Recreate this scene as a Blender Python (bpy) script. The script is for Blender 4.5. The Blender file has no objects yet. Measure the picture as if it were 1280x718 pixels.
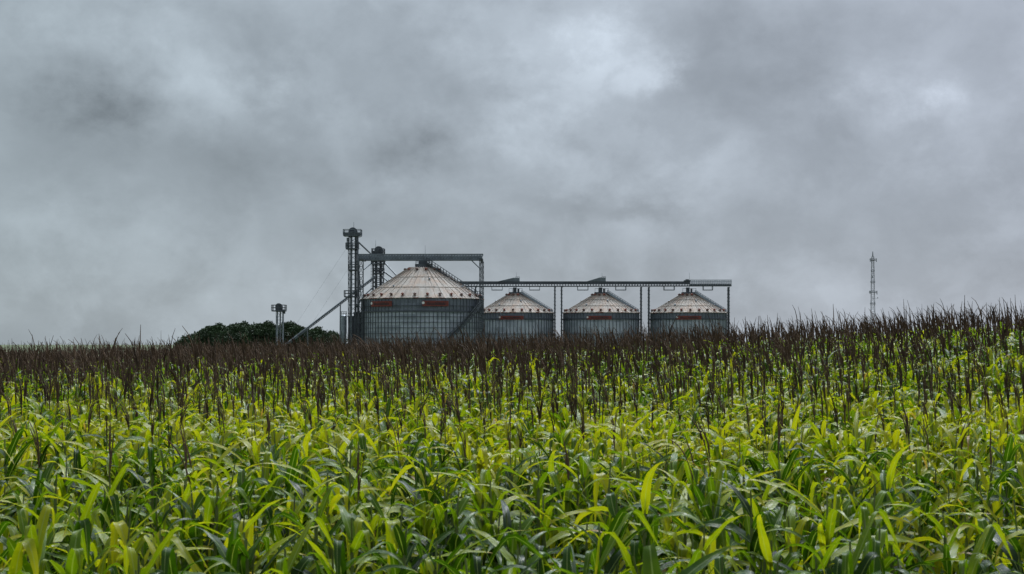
import bpy, math, random
import numpy as np
from mathutils import Vector, Matrix

random.seed(7)
rng = np.random.default_rng(7)
S = bpy.context.scene
COL = S.collection
R = math.radians
PI = math.pi

# ------------------------------------------------------------------ camera
EYE = 2.92
F_PX = 1778.0                                   # focal length in photo pixels (1280 wide)
PITCH = math.atan(71 / F_PX)
cam = bpy.data.cameras.new('camera')
cam.lens = 50; cam.sensor_width = 36
cam.clip_start = 0.1; cam.clip_end = 20000
cam.dof.use_dof = True; cam.dof.focus_distance = 60; cam.dof.aperture_fstop = 8
camo = bpy.data.objects.new('camera', cam); COL.objects.link(camo)
camo.location = (0, 0, EYE)
camo.rotation_euler = (PI / 2 + PITCH, 0, 0)
S.camera = camo


def at(px, py, Y):
    """point at depth Y seen at photo pixel (px, py)"""
    dx, dy = (px - 640) / F_PX, (359 - py) / F_PX
    c, s = math.cos(PITCH), math.sin(PITCH)
    d = Vector((dx, c - dy * s, s + dy * c))
    return Vector((0, 0, EYE)) + d * (Y / d.y)


# ------------------------------------------------------------------ terrain
def smooth(t):
    t = np.clip(t, 0, 1)
    return t * t * (3 - 2 * t)


CX = np.array([-60, -25, -10, 0, 6, 13, 22, 40.])
CD = np.array([84, 74, 66, 60, 50, 38, 34, 34.])      # depth of the crest
CH = np.array([-.22, -.04, .30, .55, .78, 1.27, 1.60, 1.9])   # height of the crest
_xs = np.linspace(-60, 40, 400)
_k = np.exp(-np.linspace(-2, 2, 41) ** 2); _k /= _k.sum()
_D = np.convolve(np.pad(np.interp(_xs, CX, CD), 20, 'edge'), _k, 'valid')
_H = np.convolve(np.pad(np.interp(_xs, CX, CH), 20, 'edge'), _k, 'valid')
LOW = -3.4


def crest(x):
    return np.interp(x, _xs, _D), np.interp(x, _xs, _H)


def ground_z(x, y):
    x = np.asarray(x, float); y = np.asarray(y, float)
    d, h = crest(x)
    up = h * smooth((y - 7) / (d - 7))
    down = h + (LOW - h) * smooth((y - d) / 190)
    return np.where(y < d, up, down)


# ------------------------------------------------------------------ materials
def new_mat(name):
    m = bpy.data.materials.new(name); m.use_nodes = True
    nt = m.node_tree
    return m, nt, nt.nodes, nt.links, nt.nodes['Principled BSDF']


def simple_mat(name, col, rough=.6, metal=0., var=.25, scale=1.5, bump=0.):
    m, nt, N, L, b = new_mat(name)
    tc = N.new('ShaderNodeTexCoord')
    n = N.new('ShaderNodeTexNoise'); n.inputs['Scale'].default_value = scale; n.inputs['Detail'].default_value = 6
    L.new(tc.outputs['Object'], n.inputs['Vector'])
    r = N.new('ShaderNodeValToRGB')
    r.color_ramp.elements[0].position = .3; r.color_ramp.elements[1].position = .7
    r.color_ramp.elements[0].color = [c * (1 - var) for c in col] + [1]
    r.color_ramp.elements[1].color = [min(1, c * (1 + var)) for c in col] + [1]
    L.new(n.outputs['Fac'], r.inputs[0]); L.new(r.outputs[0], b.inputs['Base Color'])
    b.inputs['Roughness'].default_value = rough; b.inputs['Metallic'].default_value = metal
    if bump:
        bp = N.new('ShaderNodeBump'); bp.inputs['Strength'].default_value = bump
        L.new(n.outputs['Fac'], bp.inputs['Height']); L.new(bp.outputs[0], b.inputs['Normal'])
    return m


def math_node(nt, op, a, b=None, c=None, clamp=False):
    n = nt.nodes.new('ShaderNodeMath'); n.operation = op; n.use_clamp = clamp
    for i, v in enumerate((a, b, c)):
        if v is None: continue
        if isinstance(v, (int, float)): n.inputs[i].default_value = v
        else: nt.links.new(v, n.inputs[i])
    return n.outputs[0]


def leaf_mat():
    m, nt, N, L, b = new_mat('corn_leaf')
    at_ = N.new('ShaderNodeVertexColor'); at_.layer_name = 'leafdata'
    sep = N.new('ShaderNodeSeparateColor'); L.new(at_.outputs['Color'], sep.inputs[0])
    tint, along, across, prand = sep.outputs[0], sep.outputs[1], sep.outputs[2], at_.outputs['Alpha']
    oi = N.new('ShaderNodeObjectInfo')
    geo = N.new('ShaderNodeTexCoord')
    nz = N.new('ShaderNodeTexNoise'); nz.inputs['Scale'].default_value = 9; nz.inputs['Detail'].default_value = 5
    L.new(geo.outputs['Object'], nz.inputs['Vector'])
    big = N.new('ShaderNodeTexNoise'); big.inputs['Scale'].default_value = .35; big.inputs['Detail'].default_value = 3
    gp = N.new('ShaderNodeNewGeometry'); L.new(gp.outputs['Position'], big.inputs['Vector'])
    # colour index: 0 deep green .. 1 dry tan
    v = math_node(nt, 'MULTIPLY_ADD', nz.outputs['Fac'], .30, -.15)
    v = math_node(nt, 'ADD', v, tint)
    v = math_node(nt, 'MULTIPLY_ADD', along, .10, v)
    orr = math_node(nt, 'MULTIPLY_ADD', oi.outputs['Random'], .10, -.05)
    v = math_node(nt, 'ADD', v, orr)
    # dried tips and brown flecks
    tip = math_node(nt, 'MULTIPLY', math_node(nt, 'POWER', along, 7), math_node(nt, 'MULTIPLY_ADD', nz.outputs['Fac'], 1.6, -.45))
    v = math_node(nt, 'ADD', v, tip)
    fk = N.new('ShaderNodeTexNoise'); fk.inputs['Scale'].default_value = 45; fk.inputs['Detail'].default_value = 2
    L.new(geo.outputs['Object'], fk.inputs['Vector'])
    v = math_node(nt, 'MULTIPLY_ADD', math_node(nt, 'SUBTRACT', fk.outputs['Fac'], .64, clamp=True), 1.6, v)
    bg = math_node(nt, 'MULTIPLY_ADD', big.outputs['Fac'], .6, -.30)
    v = math_node(nt, 'ADD', v, bg)
    ramp = N.new('ShaderNodeValToRGB'); cr = ramp.color_ramp
    stops = [(0.0, (.011, .028, .003)), (.24, (.031, .078, .003)), (.45, (.094, .158, .005)),
             (.70, (.232, .264, .008)), (.86, (.34, .315, .014)), (1.0, (.32, .20, .08))]
    cr.elements[0].position = stops[0][0]; cr.elements[0].color = stops[0][1] + (1,)
    cr.elements[1].position = stops[-1][0]; cr.elements[1].color = stops[-1][1] + (1,)
    for p, c in stops[1:-1]:
        e = cr.elements.new(p); e.color = c + (1,)
    # only withered leaves go past yellow
    dry = math_node(nt, 'MULTIPLY', math_node(nt, 'GREATER_THAN', tint, .79), .22)
    v = math_node(nt, 'ADD', math_node(nt, 'MINIMUM', v, .80), dry)
    v = math_node(nt, 'ADD', v, math_node(nt, 'MULTIPLY', tip, .5))
    L.new(v, ramp.inputs[0])
    # pale midrib and fine parallel veins
    mid = math_node(nt, 'ABSOLUTE', math_node(nt, 'SUBTRACT', across, .5))
    rib = math_node(nt, 'SUBTRACT', 1, math_node(nt, 'MULTIPLY', mid, 15), clamp=True)
    rib = math_node(nt, 'MULTIPLY', rib, .7)
    veins = math_node(nt, 'SINE', math_node(nt, 'MULTIPLY', across, 110))
    veinf = math_node(nt, 'MULTIPLY_ADD', veins, .10, 1.0)
    mixr = N.new('ShaderNodeMix'); mixr.data_type = 'RGBA'
    L.new(rib, mixr.inputs['Factor']); L.new(ramp.outputs[0], mixr.inputs[6]); mixr.inputs[7].default_value = (.26, .32, .12, 1)
    vm = N.new('ShaderNodeVectorMath'); vm.operation = 'SCALE'
    L.new(mixr.outputs[2], vm.inputs[0]); L.new(veinf, vm.inputs['Scale'])
    L.new(vm.outputs[0], b.inputs['Base Color'])
    b.inputs['Roughness'].default_value = .26
    b.inputs['Specular IOR Level'].default_value = .17
    bp = N.new('ShaderNodeBump'); bp.inputs['Strength'].default_value = .25; bp.inputs['Distance'].default_value = .004
    L.new(math_node(nt, 'ADD', veins, math_node(nt, 'MULTIPLY', nz.outputs['Fac'], 4)), bp.inputs['Height']); L.new(bp.outputs[0], b.inputs['Normal'])
    tr = N.new('ShaderNodeBsdfTranslucent')
    hs = N.new('ShaderNodeMix'); hs.data_type = 'RGBA'; hs.blend_type = 'MULTIPLY'; hs.inputs['Factor'].default_value = 1
    L.new(vm.outputs[0], hs.inputs[6]); hs.inputs[7].default_value = (1.52, 1.58, .43, 1)
    L.new(hs.outputs[2], tr.inputs['Color'])
    ms = N.new('ShaderNodeMixShader'); ms.inputs[0].default_value = .38
    L.new(b.outputs[0], ms.inputs[1]); L.new(tr.outputs[0], ms.inputs[2])
    L.new(ms.outputs[0], N['Material Output'].inputs['Surface'])
    return m


def wall_mat(UPPER):
    """galvanised corrugated sheet: rings of slightly different zinc"""
    m, nt, N, L, b = new_mat('galvanised_sheet')
    tc = N.new('ShaderNodeTexCoord')
    sp = N.new('ShaderNodeSeparateXYZ'); L.new(tc.outputs['Object'], sp.inputs[0])
    ring = math_node(nt, 'FLOOR', math_node(nt, 'MULTIPLY', sp.outputs['Z'], 1 / 1.12))
    ang = math_node(nt, 'ARCTAN2', sp.outputs['X'], sp.outputs['Y'])
    pan = math_node(nt, 'FLOOR', math_node(nt, 'MULTIPLY', ang, 4.2))
    cb = N.new('ShaderNodeCombineXYZ'); L.new(ring, cb.inputs[0]); L.new(pan, cb.inputs[1])
    wn = N.new('ShaderNodeTexWhiteNoise'); L.new(cb.outputs[0], wn.inputs['Vector'])
    st = N.new('ShaderNodeMapping'); st.inputs['Scale'].default_value = (.7, .7, .12); L.new(tc.outputs['Object'], st.inputs[0])
    nz = N.new('ShaderNodeTexNoise'); nz.inputs['Scale'].default_value = 1.2; nz.inputs['Detail'].default_value = 6
    L.new(st.outputs[0], nz.inputs['Vector'])
    f = math_node(nt, 'ADD', math_node(nt, 'MULTIPLY', wn.outputs['Value'], .35), math_node(nt, 'MULTIPLY', nz.outputs['Fac'], .65))
    r = N.new('ShaderNodeValToRGB')
    r.color_ramp.elements[0].position = .25; r.color_ramp.elements[0].color = (.22, .25, .28, 1)
    r.color_ramp.elements[1].position = .8; r.color_ramp.elements[1].color = (.46, .50, .545, 1)
    L.new(f, r.inputs[0])
    up = math_node(nt, 'GREATER_THAN', sp.outputs['Z'], UPPER)       # upper rings: darker sheet
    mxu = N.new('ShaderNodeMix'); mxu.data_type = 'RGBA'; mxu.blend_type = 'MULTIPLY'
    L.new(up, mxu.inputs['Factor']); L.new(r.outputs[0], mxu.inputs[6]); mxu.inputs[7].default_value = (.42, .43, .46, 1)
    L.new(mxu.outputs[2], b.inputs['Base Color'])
    b.inputs['Metallic'].default_value = .35; b.inputs['Roughness'].default_value = .5
    wv = math_node(nt, 'SINE', math_node(nt, 'MULTIPLY', sp.outputs['Z'], 2 * PI / .106))
    bp = N.new('ShaderNodeBump'); bp.inputs['Strength'].default_value = .4; bp.inputs['Distance'].default_value = .02
    L.new(wv, bp.inputs['Height']); L.new(bp.outputs[0], b.inputs['Normal'])
    return m


def roof_mat():
    """pale sheet roof with rust stains running down the slope"""
    m, nt, N, L, b = new_mat('weathered_white_roof_sheet')
    tc = N.new('ShaderNodeTexCoord')
    sp = N.new('ShaderNodeSeparateXYZ'); L.new(tc.outputs['Object'], sp.inputs[0])
    ang = math_node(nt, 'ARCTAN2', sp.outputs['X'], sp.outputs['Y'])
    rad = math_node(nt, 'SQRT', math_node(nt, 'ADD', math_node(nt, 'POWER', math_node(nt, 'ABSOLUTE', sp.outputs['X']), 2), math_node(nt, 'POWER', math_node(nt, 'ABSOLUTE', sp.outputs['Y']), 2)))
    cb = N.new('ShaderNodeCombineXYZ')
    L.new(math_node(nt, 'MULTIPLY', ang, 9), cb.inputs[0]); L.new(math_node(nt, 'MULTIPLY', rad, .12), cb.inputs[1])
    nz = N.new('ShaderNodeTexNoise'); nz.inputs['Scale'].default_value = 1.6; nz.inputs['Detail'].default_value = 6
    L.new(cb.outputs[0], nz.inputs['Vector'])
    pan = math_node(nt, 'FLOOR', math_node(nt, 'MULTIPLY', ang, 46 / (2 * PI)))
    wn = N.new('ShaderNodeTexWhiteNoise'); wn.noise_dimensions = '1D'; L.new(pan, wn.inputs['W'])
    n2 = N.new('ShaderNodeTexNoise'); n2.inputs['Scale'].default_value = .6; n2.inputs['Detail'].default_value = 5
    L.new(tc.outputs['Object'], n2.inputs['Vector'])
    f = math_node(nt, 'ADD', math_node(nt, 'MULTIPLY', nz.outputs['Fac'], .9), math_node(nt, 'MULTIPLY', wn.outputs['Value'], .1))
    r = N.new('ShaderNodeValToRGB')
    r.color_ramp.elements[0].position = .28; r.color_ramp.elements[0].color = (.21, .18, .15, 1)
    r.color_ramp.elements[1].position = .66; r.color_ramp.elements[1].color = (.41, .38, .34, 1)
    L.new(f, r.inputs[0])
    r2 = N.new('ShaderNodeValToRGB')
    r2.color_ramp.elements[0].position = .50; r2.color_ramp.elements[0].color = (0, 0, 0, 1)
    r2.color_ramp.elements[1].position = .75; r2.color_ramp.elements[1].color = (.6, .6, .6, 1)
    L.new(math_node(nt, 'MULTIPLY', math_node(nt, 'ADD', n2.outputs['Fac'], nz.outputs['Fac']), .55), r2.inputs[0])
    mx = N.new('ShaderNodeMix'); mx.data_type = 'RGBA'
    L.new(r2.outputs[0], mx.inputs['Factor']); L.new(r.outputs[0], mx.inputs[6]); mx.inputs[7].default_value = (.31, .165, .085, 1)
    L.new(mx.outputs[2], b.inputs['Base Color']); b.inputs['Roughness'].default_value = .75; b.inputs['Specular IOR Level'].default_value = .2
    return m


def ground_mat():
    m, nt, N, L, b = new_mat('field_soil')
    g = N.new('ShaderNodeNewGeometry')
    n = N.new('ShaderNodeTexNoise'); n.inputs['Scale'].default_value = 4; n.inputs['Detail'].default_value = 8
    L.new(g.outputs['Position'], n.inputs['Vector'])
    n2 = N.new('ShaderNodeTexNoise'); n2.inputs['Scale'].default_value = .02; n2.inputs['Detail'].default_value = 5
    L.new(g.outputs['Position'], n2.inputs['Vector'])
    r = N.new('ShaderNodeValToRGB')
    r.color_ramp.elements[0].position = .35; r.color_ramp.elements[0].color = (.035, .022, .014, 1)
    r.color_ramp.elements[1].position = .7; r.color_ramp.elements[1].color = (.10, .065, .04, 1)
    L.new(n.outputs['Fac'], r.inputs[0])
    sp = N.new('ShaderNodeSeparateXYZ'); L.new(g.outputs['Position'], sp.inputs[0])
    far = math_node(nt, 'MULTIPLY', math_node(nt, 'SUBTRACT', sp.outputs['Y'], 90), .03, clamp=True)
    r2 = N.new('ShaderNodeValToRGB')
    r2.color_ramp.elements[0].position = .35; r2.color_ramp.elements[0].color = (.04, .07, .02, 1)
    r2.color_ramp.elements[1].position = .7; r2.color_ramp.elements[1].color = (.09, .10, .035, 1)
    L.new(n2.outputs['Fac'], r2.inputs[0])
    mx = N.new('ShaderNodeMix'); mx.data_type = 'RGBA'
    L.new(far, mx.inputs['Factor']); L.new(r.outputs[0], mx.inputs[6]); L.new(r2.outputs[0], mx.inputs[7])
    L.new(mx.outputs[2], b.inputs['Base Color']); b.inputs['Roughness'].default_value = .95
    bp = N.new('ShaderNodeBump'); bp.inputs['Strength'].default_value = .7; bp.inputs['Distance'].default_value = .08
    L.new(n.outputs['Fac'], bp.inputs['Height']); L.new(bp.outputs[0], b.inputs['Normal'])
    return m


def tassel_mat():
    m, nt, N, L, b = new_mat('dry_tassel')
    a_ = N.new('ShaderNodeVertexColor'); a_.layer_name = 'leafdata'
    g_ = N.new('ShaderNodeNewGeometry')
    n_ = N.new('ShaderNodeTexNoise'); n_.inputs['Scale'].default_value = 14; n_.inputs['Detail'].default_value = 4
    L.new(g_.outputs['Position'], n_.inputs['Vector'])
    f_ = math_node(nt, 'ADD', math_node(nt, 'MULTIPLY', a_.outputs['Alpha'], .4), math_node(nt, 'MULTIPLY', n_.outputs['Fac'], .6))
    r_ = N.new('ShaderNodeValToRGB')
    r_.color_ramp.elements[0].position = .25; r_.color_ramp.elements[0].color = (.036, .024, .016, 1)
    r_.color_ramp.elements[1].position = .8; r_.color_ramp.elements[1].color = (.118, .075, .045, 1)
    L.new(f_, r_.inputs[0]); L.new(r_.outputs[0], b.inputs['Base Color'])
    b.inputs['Roughness'].default_value = .9; b.inputs['Specular IOR Level'].default_value = .15
    return m


M = {
    'leaf': leaf_mat(),
    'stalk': simple_mat('corn_stalk', (.09, .12, .025), .5, var=.4, scale=6),
    'tassel': tassel_mat(),
    'husk': simple_mat('dry_husk', (.38, .25, .13), .7, var=.3, scale=14),
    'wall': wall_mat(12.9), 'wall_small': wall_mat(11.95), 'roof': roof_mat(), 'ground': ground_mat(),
    'steel': simple_mat('weathered_steel', (.115, .135, .15), .55, .3, .3, .8),
    'darksteel': simple_mat('dark_steel', (.055, .065, .075), .6, .2, .35, .8),
    'zinc': simple_mat('pale_zinc', (.22, .25, .28), .5, .3, .25, .7),
    'rust': simple_mat('rusty_red_metal', (.18, .05, .03), .75, 0, .45, 2.5),
    'brown': simple_mat('brown_vent_metal', (.105, .05, .035), .7, 0, .4, 3),
    'banner': simple_mat('dark_red_sign_paint', (.14, .022, .013), .6, 0, .25, 1),
    'print': simple_mat('blackish_lettering', (.035, .012, .012), .6, 0, .2, 3),
    'emblem': simple_mat('white_emblem_paint', (.62, .62, .6), .6, 0, .1, 3),
    'foliage': simple_mat('dark_tree_foliage', (.024, .048, .014), .8, 0, .6, .35),
    'trunk': simple_mat('tree_bark', (.06, .045, .035), .9, 0, .3, 3),
    'mast': simple_mat('galvanised_mast', (.15, .165, .18), .6, .2, .15, .1),
}


# ------------------------------------------------------------------ object helpers
def link(name, me, mat=None, parent=None, loc=(0, 0, 0)):
    o = bpy.data.objects.new(name, me); COL.objects.link(o)
    o.location = loc
    if mat is not None: me.materials.append(M[mat] if isinstance(mat, str) else mat)
    if parent is not None: o.parent = parent
    return o


def thing(name, label, cat, loc=(0, 0, 0), group=None):
    o = bpy.data.objects.new(name, None); COL.objects.link(o)
    o.location = loc; o.empty_display_size = .3
    tag(o, label, cat, group)
    return o


def tag(o, label, cat, group=None):
    o['label'] = label; o['category'] = cat
    if group: o['group'] = group


class MB:
    """collects shapes for one mesh"""
    def __init__(s, origin=(0, 0, 0)):
        s.v = []; s.f = []; s.o = Vector(origin)

    def add(s, vs, fs):
        n = len(s.v)
        s.v += [tuple(Vector(p) - s.o) for p in vs]
        s.f += [tuple(i + n for i in f) for f in fs]
        return s

    def box(s, c, size):
        x, y, z = (k / 2 for k in size); c = Vector(c)
        vs = [c + Vector((sx * x, sy * y, sz * z)) for sz in (-1, 1) for sy in (-1, 1) for sx in (-1, 1)]
        return s.add(vs, [(0, 2, 3, 1), (4, 5, 7, 6), (0, 1, 5, 4), (2, 6, 7, 3), (0, 4, 6, 2), (1, 3, 7, 5)])

    def span(s, a, b):
        a, b = Vector(a), Vector(b)
        return s.box((a + b) / 2, [abs(k) for k in (b - a)])

    def bar(s, a, b, w, h=None):
        """rectangular beam from a to b"""
        a, b = Vector(a), Vector(b); h = h or w
        t = (b - a).normalized()
        up = Vector((0, 0, 1)) if abs(t.z) < .97 else Vector((0, 1, 0))
        sd = t.cross(up).normalized(); up = sd.cross(t)
        vs = [p + sd * (i * w / 2) + up * (j * h / 2) for p in (a, b) for i, j in ((-1, -1), (1, -1), (1, 1), (-1, 1))]
        return s.add(vs, [(3, 2, 1, 0), (4, 5, 6, 7), (0, 1, 5, 4), (1, 2, 6, 5), (2, 3, 7, 6), (3, 0, 4, 7)])

    def tube(s, a, b, r, r2=None, n=10, cap=True):
        a, b = Vector(a), Vector(b); r2 = r if r2 is None else r2
        t = (b - a).normalized()
        up = Vector((0, 0, 1)) if abs(t.z) < .97 else Vector((0, 1, 0))
        sd = t.cross(up).normalized(); up = sd.cross(t)
        vs = []
        for p, q in ((a, r), (b, r2)):
            vs += [p + (sd * math.cos(2 * PI * k / n) + up * math.sin(2 * PI * k / n)) * q for k in range(n)]
        fs = [(k, (k + 1) % n, (k + 1) % n + n, k + n) for k in range(n)]
        if cap: fs += [tuple(range(n))[::-1], tuple(range(n, 2 * n))]
        return s.add(vs, fs)

    def lathe(s, prof, n=48, c=(0, 0, 0)):
        """surface of revolution about z from (r, z) pairs"""
        c = Vector(c); vs = []
        for r, z in prof:
            vs += [c + Vector((r * math.sin(2 * PI * k / n), r * math.cos(2 * PI * k / n), z)) for k in range(n)]
        fs = []
        for j in range(len(prof) - 1):
            for k in range(n):
                k2 = (k + 1) % n
                fs.append((j * n + k, (j + 1) * n + k, (j + 1) * n + k2, j * n + k2))
        return s.add(vs, fs)

    def build(s, name, mat, parent=None, loc=(0, 0, 0), smooth_=False):
        me = bpy.data.meshes.new(name); me.from_pydata(s.v, [], s.f); me.update()
        if smooth_: me.polygons.foreach_set('use_smooth', [True] * len(me.polygons))
        return link(name, me, mat, parent, loc)


def lattice(mb, a, b, w0, w1, step, th, th2=None):
    """four-legged lattice from a (bottom) up to b"""
    a, b = Vector(a), Vector(b); th2 = th2 or th * .6
    n = max(2, int((b - a).length / step))
    def cor(t):
        w = (w0 + (w1 - w0) * t) / 2; p = a.lerp(b, t)
        return [p + Vector((i * w, j * w, 0)) for i, j in ((-1, -1), (1, -1), (1, 1), (-1, 1))]
    c0, c1 = cor(0), cor(1)
    for k in range(4): mb.bar(c0[k], c1[k], th)
    for q in range(n):
        p0, p1 = cor(q / n), cor((q + 1) / n)
        for k in range(4):
            k2 = (k + 1) % 4
            mb.bar(p1[k], p1[k2], th2)
            if (q + k) % 2: mb.bar(p0[k], p1[k2], th2)
            else: mb.bar(p0[k2], p1[k], th2)
    return mb


# ------------------------------------------------------------------ ground
def axis(near, mid, far):
    return sorted(set([round(v, 3) for v in near] + mid + far))


gx = axis(np.arange(-60, 60.1, 2), [-400, -250, -160, -110, -80, 80, 110, 160, 250, 400], [-6000, -2500, -1000, 1000, 2500, 6000])
gy = axis(np.arange(-10, 120.1, 2), [-400, -150, -60, -25, 135, 150, 170, 190, 210, 230, 260, 300, 360, 450, 600], [1000, 2000, 4000, 9000])
X, Y = np.meshgrid(gx, gy)
Z = ground_z(X, Y) + .03 * np.sin(X * 1.3 + Y * .7) * (Y < 100)
gv = np.stack([X.ravel(), Y.ravel(), Z.ravel()], 1)
nx = len(gx)
gf = [(j * nx + i, j * nx + i + 1, (j + 1) * nx + i + 1, (j + 1) * nx + i) for j in range(len(gy) - 1) for i in range(nx - 1)]
me = bpy.data.meshes.new('ground'); me.from_pydata(gv.tolist(), [], gf)
me.polygons.foreach_set('use_smooth', [True] * len(me.polygons))
g = link('ground', me, 'ground'); g['kind'] = 'structure'
g['label'] = 'dark soil of the gently rising field'


# ------------------------------------------------------------------ corn geometry (numpy)
def leaf_geo(base, azim, L, W, th0, droop, power, kink, tint, nseg, nac, rr, wind=0.):
    """one leaf blade: returns verts, quads, data(rgb)"""
    s = np.linspace(0, 1, nseg + 1)
    th = th0 - droop * s ** power
    if kink:                                            # a fold part-way down the blade
        ks, ka = kink
        th = th - ka * smooth((s - ks) / .13)
    th = np.maximum(th, -1.47)
    az = azim + wind * s
    d = np.stack([np.cos(th) * np.cos(az), np.cos(th) * np.sin(az), np.sin(th)], 1)
    step = L / nseg
    P = np.vstack([np.zeros(3), np.cumsum((d[:-1] + d[1:]) / 2 * step, 0)]) + base
    sd = np.stack([-np.sin(az), np.cos(az), np.zeros_like(az)], 1)
    nm = np.cross(sd, d); nm *= -1
    tw = rr.uniform(-1.3, 1.3) * s ** 1.3 + rr.uniform(-.2, .2)
    sd2 = sd * np.cos(tw)[:, None] + nm * np.sin(tw)[:, None]
    nm2 = -sd * np.sin(tw)[:, None] + nm * np.cos(tw)[:, None]
    w = W * (.5 + .5 * smooth(s / .2)) * np.clip(1 - s ** 1.7, 0, 1) ** .95
    w = np.maximum(w, .002)
    u = np.linspace(-1, 1, nac + 1)
    fold = .34 * (1 - .65 * s)
    ph, fr = rr.uniform(0, 6.3), rr.uniform(2.0, 4.5)
    V = []
    for ui in u:
        rip = .16 * np.sin(2 * PI * fr * s + ph + (2.0 if ui > 0 else 0)) * abs(ui) ** 1.5
        off = sd2 * (ui * w / 2)[:, None] + nm2 * ((fold * abs(ui) + rip) * w / 2)[:, None]
        V.append(P + off)
    V = np.stack(V, 1).reshape(-1, 3)
    n = nac + 1
    q = [(j * n + i, j * n + i + 1, (j + 1) * n + i + 1, (j + 1) * n + i) for j in range(nseg) for i in range(nac)]
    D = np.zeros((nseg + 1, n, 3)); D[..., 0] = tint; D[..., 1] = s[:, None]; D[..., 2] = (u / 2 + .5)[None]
    return V, np.array(q), D.reshape(-1, 3)


def tube_geo(P, rad, ns):
    """tapered tube along polyline P"""
    P = np.asarray(P, float); n = len(P)
    T = np.gradient(P, axis=0); T /= np.linalg.norm(T, axis=1)[:, None] + 1e-9
    ref = np.array([0.3, 1, .1]); A = np.cross(T, ref); A /= np.linalg.norm(A, axis=1)[:, None] + 1e-9
    B = np.cross(T, A)
    a = np.arange(ns) * 2 * PI / ns
    V = P[:, None] + (A[:, None] * np.cos(a)[None, :, None] + B[:, None] * np.sin(a)[None, :, None]) * np.asarray(rad)[:, None, None]
    q = [(j * ns + k, j * ns + (k + 1) % ns, (j + 1) * ns + (k + 1) % ns, (j + 1) * ns + k) for j in range(n - 1) for k in range(ns)]
    return V.reshape(-1, 3), np.array(q), np.zeros((n * ns, 3))


def merge(parts):
    V, Q, D, n = [], [], [], 0
    for v, q, d in parts:
        V.append(v); Q.append(q + n); D.append(d); n += len(v)
    return np.vstack(V), np.vstack(Q), np.vstack(D)


def tassel_geo(top, rr, lod):
    """dry tassel: spike with near-parallel branches nodding one way"""
    parts = []
    nb = {0: rr.integers(3, 6), 1: rr.integers(3, 7), 2: rr.integers(1, 4)}[lod]
    ns = {0: 6, 1: 3, 2: 3}[lod]; seg = {0: 12, 1: 6, 2: 4}[lod]
    lean = np.array([-1, .0]) * abs(rr.normal(.35, .35) + (.15 if lod == 2 else 0)) + rr.normal(0, .22, 2)
    for k in range(nb + 1):
        Lb = (rr.uniform(.34, .52) if lod < 2 else rr.uniform(.44, .68)) if k == 0 else rr.uniform(.16, .34)
        s = np.linspace(0, 1, seg + 1)
        sp = np.zeros(2) if k == 0 else rr.normal(0, .075, 2)
        nod = rr.uniform(.3, 1.0 if lod == 0 else 1.8)
        dirx = lean[0] * (.2 + nod * s ** 2) + sp[0]; diry = lean[1] * (.2 + nod * s ** 2) + sp[1]
        d = np.stack([dirx, diry, np.ones_like(s) - .55 * (np.hypot(dirx, diry)) * s ** 3], 1)
        d /= np.linalg.norm(d, axis=1)[:, None]
        z0 = 0 if k == 0 else rr.uniform(.02, .16)
        P = np.vstack([np.zeros(3), np.cumsum(d[:-1] * Lb / seg, 0)]) + top + np.array([0, 0, z0])
        r0 = {0: .0058, 1: .0054, 2: .0138}[lod]
        rad = r0 * (1 - .7 * s ** 2) * (1 if k == 0 else .85)
        if lod == 0: rad = rad * (1 + .35 * np.sin(s * 70 + k)) * np.where(s < .1, .5, 1)
        parts.append(tube_geo(P, rad, ns))
    return merge(parts)


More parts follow.
